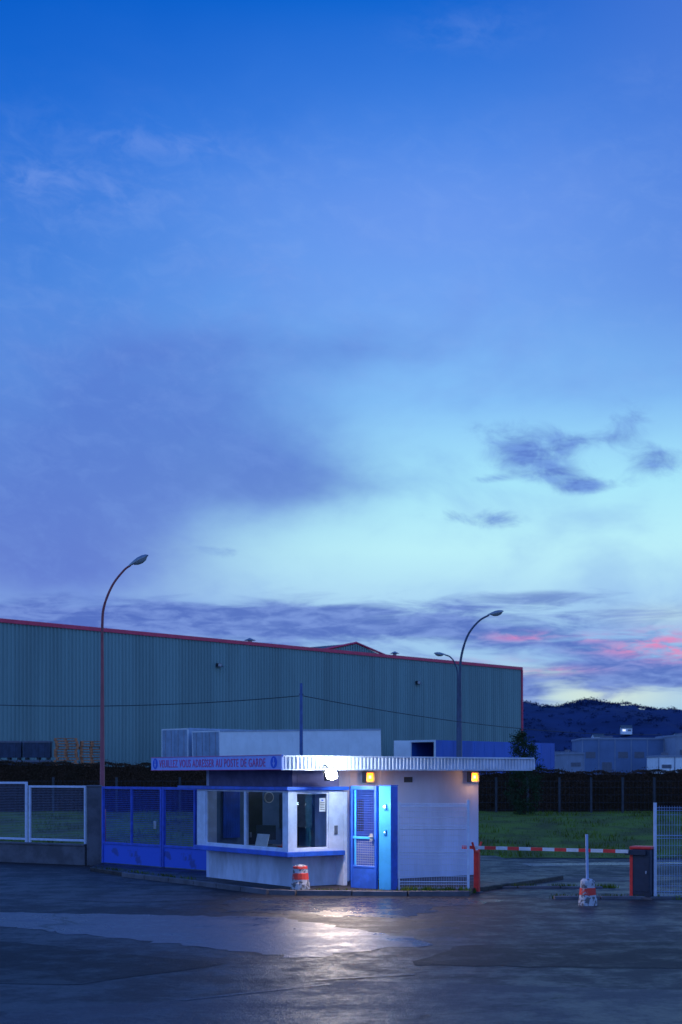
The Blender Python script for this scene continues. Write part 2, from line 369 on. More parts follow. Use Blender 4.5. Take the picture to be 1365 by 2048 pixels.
mb=MB(); mb.tube([(1.85,YB-.10,1.92),(1.85,YB-.13,1.92)],.13,mPaper,20); mb.tube([(1.85,YB-.131,1.92),(1.85,YB-.135,1.92)],.11,mGrey,20); mkobj('wall_clock',mb,booth)
onebox('interior_door',booth,2.99,3.045,1.9,2.7,.14,2.1,m=mCyan,label='light blue interior door')
onebox('wall_cabinet',booth,2.15,2.85,YB-.45,YB-.1,1.2,2.0,m=mGrey)
mb=MB(); b=mb.box
b(-.06,.36,-.06,3.86,.752,.85,mBlue); b(.361,1.405,-.06,.36,.752,.85,mBlue)
mkobj('window_sill',mb,booth,bevel=.01,label='blue ledge wrapping under the corner windows')
mb=MB(); b=mb.box
b(-.07,.42,-.07,4.6,2.125,2.20,mBlue); b(.421,1.5,-.07,.42,2.125,2.20,mBlue)
mkobj('window_canopy',mb,booth,bevel=.01,label='thin blue canopy band over the windows')
wl=bpy.data.objects.new('window',None); col.objects.link(wl); wl.parent=booth; wl['label']='long sliding window with two panes'
mb=MB(); b=mb.box
b(0,.10,.0,3.8,.851,.90,mFrame); b(0,.08,.2001,3.8,2.085,2.124,mFrame); b(0,.20,.0,.20,.901,2.124,mFrame)
b(.01,.08,1.68,1.77,.901,2.084,mFrame); b(0,.3,3.42,3.8,.901,2.084,mFrame)
b(.015,.06,.2001,.24,.901,2.084,mFrame);b(.02,.065,3.385,3.419,.901,2.084,mFrame)
b(.015,.06,.241,1.679,.901,.93,mFrame);b(.02,.065,1.771,3.384,.901,.93,mFrame)
mkobj('frame',mb,wl,bevel=.005)
mb=MB(); mb.face([(.04,.22,.91),(.04,.22,2.10),(.04,1.70,2.10),(.04,1.70,.91)],mGlass); mb.face([(.045,1.75,.91),(.045,1.75,2.10),(.045,3.4,2.10),(.045,3.4,.91)],mGlass)
mkobj('glass',mb,wl)
wr=bpy.data.objects.new('window',None); col.objects.link(wr); wr.parent=booth; wr['label']='small window facing the road with a notice on the glass'
mb=MB(); b=mb.box
b(.101,1.40,0.0,.10,.851,.90,mFrame); b(.2001,1.40,.0,.08,2.085,2.124,mFrame); b(1.02,1.40,0,.12,.901,2.084,mFrame)
b(.2001,.235,.02,.065,.901,2.084,mFrame); b(.985,1.019,.02,.065,.901,2.084,mFrame); b(.236,.984,.02,.065,.901,.935,mFrame); b(.236,.984,.02,.065,2.05,2.084,mFrame)
mkobj('frame',mb,wr,bevel=.005)
mb=MB(); mb.face([(.21,.04,.91),(1.0,.04,.91),(1.0,.04,2.08),(.21,.04,2.08)],mGlass); mkobj('glass',mb,wr)
mb=MB(); mb.box(.80,.95,.028,.032,1.68,1.96,mPaper)
for i in range(5): mb.box(.82,.93,.026,.0275,1.72+.035*i,1.732+.035*i,mDark)
mb.box(.85,.90,.025,.0275,1.90,1.93,mBlue)
mkobj('notice',mb,wr,label='white paper notice taped to the glass')
mb=MB(); b=mb.box
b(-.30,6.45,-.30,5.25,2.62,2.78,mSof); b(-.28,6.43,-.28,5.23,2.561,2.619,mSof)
mkobj('roof',mb,booth)
def corr(mb,x0,x1,z0,z1,y,amp,pitch,m,axis='x',sgn=-1):
    n=int((x1-x0)/pitch); pts=[]
    for i in range(n+1):
        x=x0+i*pitch
        for fx,d in ((0,0),(.30,0),(.5,1),(.80,1)): pts.append((x+fx*pitch,y+sgn*amp*d))
    for i in range(len(pts)-1):
        a,c=pts[i],pts[i+1]
        P=[(a[0],a[1],z0),(c[0],c[1],z0),(c[0],c[1],z1),(a[0],a[1],z1)]
        if axis=='y': P=[(p[1],p[0],p[2]) for p in P][::-1]
        mb.face(P,m)
mb=MB(); corr(mb,-.35,6.5,2.57,2.81,-.33,.03,.095,mFas); corr(mb,-.33,5.25,2.57,2.81,6.48,.03,.095,mFas,'y',1)
mb.box(-.37,6.52,-.39,-.29,2.811,2.845,mFas); mb.box(6.43,6.53,-.289,5.28,2.811,2.845,mFas); mb.box(-.36,6.5,-.345,-.285,2.545,2.569,mFas)
mkobj('fascia',mb,booth,label='white corrugated metal fascia around the flat roof')
mb=MB(); mb.box(2.22,3.03,.93,1.0,.12,2.18,mBlue); mb.box(2.34,2.60,.915,.929,1.2,1.9,mDark); mb.box(2.9,2.95,.88,.929,1.05,1.2,mSteel)
mkobj('door',mb,booth,bevel=.008,label='blue entrance door with narrow glazed slit')
mb=MB(); mb.box(3.72,3.95,.885,.899,2.28,2.40,mDark)
for i in range(4): mb.box(3.73,3.94,.872,.884,2.29+.027*i,2.303+.027*i,mGrey)
mkobj('vent_grille',mb,booth)
mb=MB(); mb.tube([(1.62,.88,.15),(1.62,.88,2.5)],.018,mGrey,6); mkobj('conduit',mb,booth,label='grey cable conduit')
onebox('intercom',booth,1.16,1.24,-.02,-.001,1.2,1.38,m=mGrey)
def amber(x,z):
    e=bpy.data.objects.new('wall_lamp',None); col.objects.link(e); e.parent=booth; e.location=(x,.9,z); e['label']='lit square amber bulkhead lamp'
    mb=MB(); mb.box(-.12,.12,-.05,-.001,-.12,.12,mGrey); mb.box(-.12,.12,-.16,-.0501,.095,.12,mGrey); mb.box(-.12,.12,-.16,-.0501,-.12,-.095,mGrey)
    mb.box(-.12,-.098,-.16,-.051,-.094,.094,mGrey); mb.box(.098,.12,-.16,-.051,-.094,.094,mGrey); mkobj('lamp_housing',mb,e,bevel=.005)
    mb=MB(); mb.box(-.095,.095,-.13,-.052,-.09,.09,mAmber); mb.box(-.035,.035,-.145,-.131,-.035,.035,mAmberHot); mkobj('lamp_glass',mb,e,bevel=.01)
    l=bpy.data.lights.new('wall_lamp_light','POINT'); l.energy=7; l.color=(1,.44,.12); l.shadow_soft_size=.06
    lo=bpy.data.objects.new('wall_lamp_light',l); col.objects.link(lo); lo.parent=e; lo.location=(0,-.25,-.05)
amber(2.66,2.40); amber(5.70,2.40)
fe=bpy.data.objects.new('floodlight',None); col.objects.link(fe); fe.parent=booth; fe.location=(.66,-.60,2.46); fe['label']='bright white floodlight on a bracket under the roof edge'
Rt=Matrix.Rotation(math.radians(-22),4,'X')
mb=MB(); mb.box(-.13,.13,.0,.09,-.11,.11,mDark,Rt)
mb.tube([(-.15,.05,0),(-.15,.12,.14),(.15,.12,.14),(.15,.05,0)],.012,mDark,6); mb.tube([(0,.12,.14),(0,.24,.2)],.015,mDark,6)
mkobj('lamp_housing',mb,fe,bevel=.02)
mb=MB(); n=24; 
def sq(v): return math.copysign(abs(v)**.85,v)
ring=[Rt@Vector((.135*sq(math.cos(2*math.pi*i/n)),-.03,.12*sq(math.sin(2*math.pi*i/n)))) for i in range(n)]
ctr=Rt@Vector((0,-.07,0))
for i in range(n): mb.face([ring[i],ring[(i+1)%n],ctr],mFlood)
back=[Rt@Vector((0,.028,0))+p for p in ring]
for i in range(n): mb.face([back[i],back[(i+1)%n],ring[(i+1)%n],ring[i]],mFlood)
mkobj('lamp_glass',mb,fe)
l=bpy.data.lights.new('floodlight_beam','SPOT'); l.energy=640; l.color=(1,.72,.54); l.spot_size=math.radians(140); l.spot_blend=.9; l.shadow_soft_size=.16
lo=bpy.data.objects.new('floodlight_beam',l); col.objects.link(lo); lo.parent=fe; lo.location=(0,-.10,-.02); lo.rotation_euler=(math.radians(-30),0,0)
l=bpy.data.lights.new('floodlight_spill','POINT'); l.energy=80; l.color=(.80,.92,1); l.shadow_soft_size=.12
lo=bpy.data.objects.new('floodlight_spill',l); col.objects.link(lo); lo.parent=fe; lo.location=(.05,-.40,0.16)
l=bpy.data.lights.new('interior_light','POINT'); l.energy=11; l.color=(.6,.8,1); l.shadow_soft_size=.15
lo=bpy.data.objects.new('interior_light',l); col.objects.link(lo); lo.parent=booth; lo.location=(1.7,2.2,2.35)
mb=MB(); mb.box(1.5,1.9,2.1,2.3,2.50,2.559,mSmallL); mkobj('ceiling_lamp',mb,booth,label='small lit ceiling lamp inside')
sg=bpy.data.objects.new('sign_board',None); col.objects.link(sg); sg.parent=booth; sg['label']='long blue sign with red French lettering and arrow discs'
mb=MB(); mb.box(-.40,-.345,-.37,5.27,2.55,2.86,mSign); mkobj('panel',mb,sg,bevel=.006)
mb=MB(); mb.box(-.41,-.401,-.37,5.27,2.55,2.562,mRedT); mb.box(-.41,-.401,-.37,5.27,2.848,2.86,mRedT); mkobj('border',mb,sg)
def textmesh(txt,parent,width,height,origin,m):
    cu=bpy.data.curves.new('t','FONT'); cu.body=txt; cu.size=1; cu.extrude=.004; cu.space_character=1.14; cu.offset=.0
    to=bpy.data.objects.new('t',cu); col.objects.link(to); dg=bpy.context.evaluated_depsgraph_get(); dg.update()
    me=bpy.data.meshes.new_from_object(to.evaluated_get(dg)); bpy.data.objects.remove(to)
    xs_=[v.co.x for v in me.vertices]; ys_=[v.co.y for v in me.vertices]; x0,x1,y0,y1=min(xs_),max(xs_),min(ys_),max(ys_)
    for v in me.vertices:
        a=(v.co.x-x0)/(x1-x0)*width; c=(v.co.y-y0)/(y1-y0)*height
        v.co=Vector((origin[0]-v.co.z-.004,origin[1]-a,origin[2]+c))
    me.materials.clear(); me.materials.append(m)
    ob=bpy.data.objects.new('lettering',me); col.objects.link(ob); ob.parent=parent; return ob
textmesh('VEUILLEZ VOUS ADRESSER AU POSTE DE GARDE',sg,4.62,.175,(-.401,4.86,2.618),mRedT)
for yc in (5.06,-.08):
    mb=MB(); n=24
    ring=[(-.404,yc+.125*math.cos(2*math.pi*i/n),2.705+.125*math.sin(2*math.pi*i/n)) for i in range(n)]
    mb.face(ring,mSignB); 
    mb.face([(-.408,yc-.018,2.79),(-.408,yc+.018,2.79),(-.408,yc+.018,2.69),(-.408,yc-.018,2.69)],mSign)
    mb.face([(-.408,yc-.05,2.70),(-.408,yc+.05,2.70),(-.408,yc,2.61)],mSign)
    mkobj('arrow_symbol',mb,sg)
# furniture
d=thing('desk','dark desk with monitor and papers inside the booth','desk',R@Vector((.55,1.0,.13)),TH)
mb=MB(); mb.box(0,.7,0,1.6,.72,.76,mGrey); mkobj('table_top',mb,d)
for x in (.03,.62):
    for y in (.05,1.50): onebox('leg',d,x,x+.05,y,y+.05,0,.719,m=mDark)
c=thing('computer_monitor','black computer monitor standing on the desk','monitor',R@Vector((.85,2.2,.89)),TH+.4)
mb=MB(); mb.box(-.02,.02,-.25,.25,.12,.44,mDark); mkobj('screen',mb,c,bevel=.005)
mb=MB(); mb.tube([(0,0,0),(0,0,.2)],.025,mDark,8); mb.box(-.08,.08,-.12,.12,0,.015,mDark); mkobj('stand',mb,c)
c=thing('office_chair','dark office chair behind the desk','chair',R@Vector((1.65,2.6,.13)),TH-.5)
mb=MB(); mb.box(-.24,.24,-.24,.24,.44,.52,mDark); mkobj('seat',mb,c,bevel=.03)
mb=MB(); mb.box(.2,.27,-.23,.23,.6,1.15,mDark); mb.box(.2,.24,-.03,.03,.45,.65,mDark); mkobj('backrest',mb,c,bevel=.03)
mb=MB(); mb.tube([(0,0,.05),(0,0,.45)],.03,mSteel,8)
for i in range(5): an=i*1.2566; mb.tube([(0,0,.08),(.28*math.cos(an),.28*math.sin(an),.04)],.02,mDark,6)
mkobj('base',mb,c)
c=thing('paper_folder','white sheet leaning against the window','paper',R@Vector((.14,1.05,.91)),TH)
mb=MB(); mb.box(0,.012,0,.48,0,.28,mPaper,Matrix.Rotation(.25,4,'Y')); mkobj('sheet',mb,c)
c=thing('traffic_cone','small red and white cone standing on the desk','cone',R@Vector((.72,1.2,.89)),TH)
mb=MB(); mb.tube([(0,0,.02),(0,0,.12)],[.09,.075],mRed,14); mb.tube([(0,0,.12),(0,0,.22)],[.075,.055],mPaper,14); mb.tube([(0,0,.22),(0,0,.4)],[.055,.02],mRed,14); mkobj('cone_body',mb,c)
mb=MB(); mb.box(-.13,.13,-.13,.13,0,.02,mRed); mkobj('base',mb,c)
def grid(mb,p0,p1,z0,z1,sx_,sz_,r,m,rz=None):
    p0=Vector(p0);p1=Vector(p1);L=(p1-p0).length; n=int(L/sx_); d=(p1-p0)/L
    for i in range(n+1):
        p=p0+d*(i*sx_); mb.wire((p.x,p.y,z0),(p.x,p.y,z1),r,m)
    n=int((z1-z0)/sz_)
    for i in range(n+1):
        z=z0+i*sz_; mb.wire((p0.x,p0.y,z),(p1.x,p1.y,z),rz or r,m)
g=thing('pedestrian_gate','blue steel pedestrian gate with mesh infill beside the booth','gate',(.22,29.62,.1),math.atan2(-.42,.52))
W=.67
mb=MB(); b=mb.box
b(0,.05,-.03,.03,0,2.12,mBlue); b(W-.05,W,-.03,.03,0,2.12,mBlue); b(.051,W-.051,-.03,.03,2.04,2.12,mBlue); b(.051,W-.051,-.025,.025,1.02,1.07,mCyan); b(.051,W-.051,-.02,.02,.0,.42,mBlue); b(.051,W-.051,-.025,.025,.421,.47,mBlue)
b(.09,.13,-.02,.02,.471,1.019,mCyan); b(.09,.13,-.02,.02,1.071,2.039,mCyan)
mkobj('frame',mb,g,bevel=.006)
mb=MB(); grid(mb,(.13,0),(W-.05,0),.47,1.02,.05,.05,.004,mMeshG); grid(mb,(.13,0),(W-.05,0),1.07,2.03,.05,.05,.004,mMeshB); mkobj('mesh_infill',mb,g)
mb=MB(); b=mb.box; b(.52,.60,-.06,-.031,1.0,1.14,mSteel); mb.tube([(.50,-.07,1.08),(.62,-.07,1.08)],.012,mSteel,8); mkobj('handle',mb,g)
c=thing('gate_post','wide light blue steel gate post with intercom and small lamp','gate post',(.97,29.12,.1),math.radians(-32))
mb=MB(); mb.box(-.14,.14,-.14,.14,0,2.12,mCyan); mb.box(-.15,.15,-.15,.15,2.121,2.14,mBlue); mb.box(.141,.148,-.13,.13,0,2.11,mBlue); mkobj('post',mb,c,bevel=.008)  # lit faces light blue, right plate darker: light and shade put into colour
mb=MB(); mb.box(-.04,.04,-.16,-.141,1.64,1.76,mCyan); mb.tube([(0,-.161,1.70),(0,-.18,1.70)],[.028,.02],mSmallL,12); mkobj('lamp',mb,c)
mb=MB(); mb.box(-.03,.03,-.155,-.141,1.13,1.23,mCyan); mb.tube([(0,-.156,1.18),(0,-.162,1.18)],.010,mSmallL,10); mkobj('intercom',mb,c)
l=bpy.data.lights.new('post_lamp_light','POINT'); l.energy=2.2; l.color=(.6,.85,1); l.shadow_soft_size=.04
lo=bpy.data.objects.new('post_lamp_light',l); col.objects.link(lo); lo.parent=c; lo.location=(0,-.36,1.72)
f=thing('mesh_fence','white welded wire mesh fence panel in front of booth wall','fence',(1.20,29.0,.1),0)
mb=MB(); grid(mb,(0,0),(1.36,-.02),.04,1.78,.05,.12,.0025,mMeshW,.006)
for z in (.12,.72,1.25,1.7):
    mb.wire((0,-.03,z),(1.36,-.05,z),.008,mMeshW); mb.wire((0,-.03,z+.05),(1.36,-.05,z+.05),.008,mMeshW)
mkobj('mesh_infill',mb,f)
onebox('post',f,1.37,1.42,-.05,.01,-.05,1.84,m=mMeshW); onebox('post',f,-.03,.0,-.03,.02,0,1.8,m=mMeshW)
f=thing('mesh_fence','white welded wire mesh fence with ribbed panels by the barrier','fence',(6.20,28.05,0),math.radians(-6))
mb=MB(); grid(mb,(.03,0),(5,0),.06,1.84,.05,.2,.0032,mMeshG)
for z in (.1,.7,1.2,1.75):
    for dz in (0,.05): mb.wire((.03,-.035,z+dz),(5,-.035,z+dz),.0045,mMeshG)
mkobj('mesh_infill',mb,f)
for x in (0,2.53,5): onebox('post',f,x-.03,x+.03,-.03+(.035 if x==2.53 else 0),.03+(.035 if x==2.53 else 0),0,1.9,m=mMeshW)
A=Vector((2.79,29.85,.93)); B=Vector((5.83,28.22,.91))
bar=thing('barrier_gate','red and white lift barrier with dark motor cabinet, arm lowered','barrier',(5.97,28.12,0),math.atan2(A.y-B.y,A.x-B.x)+math.pi)
mb=MB(); b=mb.box
b(-.20,.20,-.16,.16,.041,.98,mCab); b(-.24,.24,-.20,.20,-.01,.04,mConcrete); b(-.215,-.2005,-.165,.165,.05,.98,mRed); b(-.2,-.15,-.172,-.1605,.05,.98,mRed)
mkobj('cabinet',mb,bar,bevel=.012,label='dark blue-black motor cabinet with red edge')
mb=MB(); mb.box(-.22,.22,-.18,.18,.981,1.04,mRed); mkobj('cabinet_lid',mb,bar,bevel=.02)
mb=MB(); mb.box(-.13,.17,-.168,-.161,.15,.85,mCab); mb.box(.10,.13,-.18,-.1685,.5,.56,mSteel); mkobj('door',mb,bar,bevel=.003)
L=3.55; mb=MB(); n=14
for i in range(n):
    x1=-.22-L*i/n; x0=-.22-L*(i+1)/n
    mb.box(x0,x1-.0005,-.26,-.225,.905,.972,mRed if i%2 else mArmW)
mkobj('barrier_arm',mb,bar,label='arm painted in red and white bands')
mb=MB(); mb.box(-.30,.12,-.224,-.185,.87,.975,mCab); mkobj('arm_bracket',mb,bar,bevel=.005)
c=thing('barrier_support','red forked steel post that catches the barrier arm','post',(2.83,29.60,0),math.radians(-28))
mb=MB(); mb.box(-.055,.055,-.045,.045,0,.84,mRed); mb.box(-.1,.1,-.1,.1,-.01,.02,mConcrete)
mb.box(-.02,.02,-.13,.13,.841,.88,mRed); mkobj('post',mb,c,bevel=.004)
for s in (-1,1):
    mb=MB(); mb.tube([(0,.10*s,.85),(.04*s,.15*s,1.05)],.024,mRed,8); mkobj('fork_prong',mb,c)
def bollard(loc,lab,pole,sc=1.0):
    c=thing('concrete_bollard',lab,'bollard',loc,random.random(),group='tapered concrete bollards'); c.scale=(sc,sc,1)
    mb=MB(); n=14
    rr=[random.uniform(.94,1.04) for _ in range(n)]
    def lay(z0,r0,z1,r1,m):
        i=len(mb.v); k=mb.slot(m)
        for z,r in ((z0,r0),(z1,r1)):
            for j in range(n):
                an=2*math.pi*j/n; q2=r*rr[j]*random.uniform(.98,1.02); mb.v.append((q2*math.cos(an),q2*math.sin(an),z+random.uniform(-.006,.006)))
        for j in range(n): mb.f.append((i+j,i+(j+1)%n,i+n+(j+1)%n,i+n+j)); mb.mi.append(k)
        mb.f.append(tuple(i+n+j for j in range(n))); mb.mi.append(k)
    lay(-.01,.205,.13,.195,mConcLight); lay(.13,.185,.20,.178,mConcLight); lay(.20,.180,.33,.166,mRedWorn); lay(.33,.160,.42,.152,mConcLight); lay(.42,.158,.47,.148,mRedWorn if not pole else mConcLight); lay(.47,.13,.495,.11,mConcLight)
    mkobj('bollard_body',mb,c,bevel=.008)
    if pole:
        mb=MB(); mb.tube([(0,0,.49),(-.02,0,1.33)],.030,mMeshG,10); mkobj('pole',mb,c)
    return c
bollard((-.84,29.26,.1),'worn white concrete bollard with a red band at booth corner',False)
bollard((4.63,26.7,0),'worn white concrete bollard with red band holding grey pole',True,.9)
gp=Vector((-2.95,34.4)); gq=Vector((-6.36,37.9)); 
def gate_leaf(a,b_,lab,mull):
    d=b_-a; L=d.length; g=thing('gate_leaf',lab,'gate',(a.x,a.y,.07),math.atan2(d.y,d.x),group='leaves of the blue vehicle gate')
    mb=MB(); b=mb.box
    b(0,.07,-.035,.035,.04,2.07,mBlueD); b(L-.07,L,-.035,.035,.04,2.07,mBlueD); b(.071,L-.071,-.03,.03,2.0,2.07,mBlueD); b(.071,L-.071,-.03,.03,.54,.60,mBlueD)
    for m_ in mull: b(L*m_-.03,L*m_+.03,-.028,.028,.601,1.999,mBlueD)
    mkobj('frame',mb,g,bevel=.006)
    mb=MB(); mb.box(.071,L-.071,-.012,.012,.05,.539,mPeel); mkobj('panel',mb,g,label='lower sheet steel with peeling blue paint')
    mb=MB(); grid(mb,(.07,0),(L-.07,0),.60,2.0,.05,.05,.0046,mMeshB); mkobj('mesh_infill',mb,g)
    onebox('latch',g,.2,.3,.036,.06,1.0,1.2,m=mSteel)
mid=gp.lerp(gq,.46)
gate_leaf(gp,mid-(mid-gp).normalized()*.01,'blue mesh gate leaf with peeling base, next to booth',[.42])
gate_leaf(mid+(gq-mid).normalized()*.01,gq,'blue mesh gate leaf with peeling base, by concrete pillar',[.5])
c=thing('gate_pillar','weathered concrete pillar between gate and fence','pillar',(-6.66,38.35,0),.1)
mb=MB(); mb.box(-.18,.18,-.18,.18,0,2.12,mConcrete); mb.box(-.2,.2,-.2,.2,2.121,2.17,mConcrete); mkobj('post',mb,c,bevel=.015)
fw=thing('low_wall','low grey concrete wall under the mesh panels','wall',(-6.88,38.5,0),math.atan2(2.9,-5.2))
mb=MB(); mb.box(0,6.5,-.1,.1,0,.52,mConcrete); mb.box(0,6.5,-.13,.13,.521,.57,mConcrete); mkobj('wall_block',mb,fw,bevel=.01)
for i,(s,ln,dz,lab) in enumerate([(.03,2.02,0,'white framed mesh fence panel next to concrete pillar'),(2.12,2.0,.1,'white framed mesh fence panel on the low wall'),(4.2,2.0,.1,'white framed mesh fence panel on the low wall')]):
    dr=Vector((-5.2,2.9)).normalized(); p=Vector((-6.88,38.5))+dr*s
    f=thing('fence_panel',lab,'fence',(p.x,p.y,.575),math.atan2(2.9,-5.2),group='framed mesh panels on the low wall')
    mb=MB(); b=mb.box; h=1.58+dz
    b(0,.06,-.03,.03,0,h,mMeshW); b(ln-.06,ln,-.03,.03,0,h,mMeshW); b(.061,ln-.061,-.025,.025,h-.06,h,mMeshW); b(.061,ln-.061,-.025,.025,.06,.12,mMeshW); mkobj('frame',mb,f,bevel=.006)
    mb=MB(); grid(mb,(.06,0),(ln-.06,0),.12,h-.06,.045,.045,.0032,mMeshL); mkobj('mesh_infill',mb,f)
# ------------------------------------------------------------------ street lamps
def street_lamp(loc,label,arc,hd,m,r0=.085):
    e=thing('street_lamp',label,'street lamp',loc,0,group='curved street lamps of the yard')
    zt=arc[0][1]; mb=MB()
    P=[(0,zt-1.2)]+[(0,zt)]+arc[1:]; out=[]
    pts=[Vector((x,0,z)) for x,z in P]; pts=[pts[0]]+pts+[pts[-1]+(pts[-1]-pts[-2])]
    for i in range(1,len(pts)-2):
        for j in range(6):
            t=j/6; a,b_,c_,d_=pts[i-1],pts[i],pts[i+1],pts[i+2]
            out.append(.5*((2*b_)+(c_-a)*t+(2*a-5*b_+4*c_-d_)*t*t+(3*b_-a-3*c_+d_)*t**3))
    out.append(pts[-2]); allp=[Vector((0,0,0)),Vector((0,0,1.2)),Vector((0,0,1.22))]+out
    rr=[r0*1.35,r0*1.35,r0]+[r0*(1-.62*(p.z/ (arc[-1][1]))) for p in out]
    mb.tube(allp,rr,m,12); mb.box(-.17,.17,-.17,.17,0,.03,mGrey); mkobj('pole',mb,e,smooth=True)
    tip=out[-1]; s=1 if hd[0]>0 else -1; dirv=Vector((hd[0],0,hd[1])).normalized(); up=Vector((-dirv.z*s,0,dirv.x*s))
    k=MB(); n=14
    prof=[(-.06,.035,.035),(.03,.06,.06),(.14,.10,.085),(.30,.145,.11),(.46,.14,.10),(.58,.09,.065),(.64,.02,.02)]
    def shell(mbx,prof,mat_,lo,hi):
        ids=[]
        for t,wy,wz in prof:
            ids.append(len(mbx.v))
            for j in range(n+1):
                an=lo+(hi-lo)*j/n; p=tip+dirv*t+Vector((0,1,0))*(wy*math.cos(an))+up*(wz*math.sin(an)); mbx.v.append(tuple(p))
        kk=mbx.slot(mat_)
        for a in range(len(ids)-1):
            for j in range(n): mbx.f.append((ids[a]+j,ids[a]+j+1,ids[a+1]+j+1,ids[a+1]+j)); mbx.mi.append(kk)
    shell(k,prof,mHead,-.15,math.pi+.15); mkobj('lamp_head',k,e,smooth=True)
    k=MB(); shell(k,[(.10,.07,.05),(.22,.12,.11),(.36,.13,.13),(.5,.10,.10),(.58,.03,.03)],mLens,math.pi,2*math.pi); mkobj('lamp_glass',k,e,smooth=True)
    return e
zb=gz(45)
street_lamp((-7.56,45,zb),'tall reddish curved street lamp behind the fence',[(0,7.2-zb),(.06,7.8-zb),(.32,8.45-zb),(.68,8.92-zb),(.90,9.09-zb)],(.8,.45),mPole,.085)
zb=gz(60)
street_lamp((5.03,60,zb),'tall dark curved street lamp behind the booth',[(0,6.77-zb),(.06,7.5-zb),(.33,8.35-zb),(.78,8.93-zb),(1.22,9.2-zb)],(.9,.22),mPole2,.10)
zb=gz(80)
street_lamp((6.58,80,zb),'distant curved street lamp near the warehouse',[(0,7.9-zb),(-.03,8.3-zb),(-.2,8.8-zb),(-.45,9.1-zb),(-.72,9.2-zb)],(-.9,.12),mPole2,.10)
zb=gz(45); c=thing('utility_pole','thin blue steel utility pole carrying a cable','pole',(-1.26,45,zb),0)
mb=MB(); mb.tube([(0,0,0),(0,0,5.35-zb)],[.07,.045],mPole3,10); mb.tube([(-.07,0,5.0-zb),(.07,0,5.0-zb)],.03,mGrey,8); mkobj('post',mb,c)
def catn(p0,p1,sag,n=24): 
    return [Vector(p0).lerp(Vector(p1),i/n)+Vector((0,0,-sag*4*(i/n)*(1-i/n)))-Vector((-1.26,45,zb)) for i in range(n+1)]
mb=MB(); mb.tube(catn((-20,46,5.5),(-1.32,45,4.95),.55),.013,mDark,5); mkobj('cable',mb,c)
mb=MB(); mb.tube(catn((-1.2,45,4.95),(14,62,4.2),.35),.013,mDark,5); mkobj('cable',mb,c)
# ------------------------------------------------------------------ warehouse
WA=math.atan2(41.1,38.5); wh=thing('warehouse','long teal corrugated metal warehouse with red roof trim','warehouse',(-21.8,90.9,1.2),WA)
WL=56.3; H=11.25
mb=MB(); corr(mb,-14,WL-.02,-1.0,H-.26,0,.075,.30,mTeal)
mb.face([(-14,60,-1),(-14,0,-1),(-14,0,H-.27),(-14,60,H-.27)],mTeal)
corr(mb,0,60,-1.0,H-.26,WL,.07,.36,mTeal,'y',1)
mkobj('wall',mb,wh)
mb=MB(); mb.box(-14,WL-.11,.15,60,H-.35,H-.2,mTealD); mkobj('roof',mb,wh)
mb=MB(); mb.box(-14,WL+.14,-.14,.12,H-.255,H,mTrim); mb.box(WL+.02,WL+.16,-.16,.16,-1,H-.256,mTrim); mb.box(WL-.1,WL+.14,.121,60,H-.255,H,mTrim); mkobj('roof_trim',mb,wh,label='red metal coping and corner trim')
def wx(u,dback):
    k_=(u-682.5)/2844.; ca,sa=math.cos(WA),math.sin(WA); ox=-21.8-sa*dback; oy=90.9+ca*dback
    return (k_*oy-ox)/(ca-k_*sa)
x0,xm,x1=wx(612,3),wx(712,3),wx(800,3)
mb=MB()
zp=H+1.1
F=[(x0,3,H-.3),(x1,3,H-.3),(xm,3,zp)]; Bk=[(p[0],40,p[2]) for p in F]
mb.face([F[0],F[1],F[2]],mTeal); mb.face([Bk[1],Bk[0],Bk[2]],mTeal); mb.face([F[0],F[2],Bk[2],Bk[0]],mTealD); mb.face([F[2],F[1],Bk[1],Bk[2]],mTealD)
n=40
for i in range(n):
    x=x0+(x1-x0)*(i+.5)/n; zt=H-.3+(zp-H+.3)*( (x-x0)/(xm-x0) if x<xm else (x1-x)/(x1-xm)); mb.box(x-.08,x+.08,2.94,2.999,H-.2,max(H-.19,zt-.05),mTeal)
mb.tube([(x0,2.93,H-.12),(xm,2.93,zp+.04)],.10,mTrim,4); mb.tube([(xm,2.93,zp+.04),(x1,2.93,H-.12)],.10,mTrim,4)
mkobj('roof_gable',mb,wh,label='low gable rising behind the roof edge with red edging')
def vent(u,z,s):
    x=wx(u,1.5); mb=MB(); mb.tube([(x,1.5,H-.2),(x,1.5,H+z)],.16*s,mHead,10); mb.tube([(x,1.5,H+z),(x,1.5,H+z+.18)],[.42*s,.05],mHead,12); mkobj('roof_vent',mb,wh)
vent(500,.30,1.1); vent(790,.35,1.0)
for u,v in ((441,1330),(839,1365)):
    x=wx(u,-.3); ca,sa=math.cos(WA),math.sin(WA); Yw=90.9+sa*x-ca*.3; z=2.45+(1550-v)/2844*Yw-1.2
    mb=MB(); mb.box(x-.28,x+.12,-.34,-.12,z-.15,z+.12,mDark); mb.tube([(x+.15,-.08,z),(x+.3,-.35,z-.1)],.05,mHead,8); mb.box(x-.25,x+.09,-.355,-.341,z-.12,z+.09,mLens); mkobj('wall_light',mb,wh)
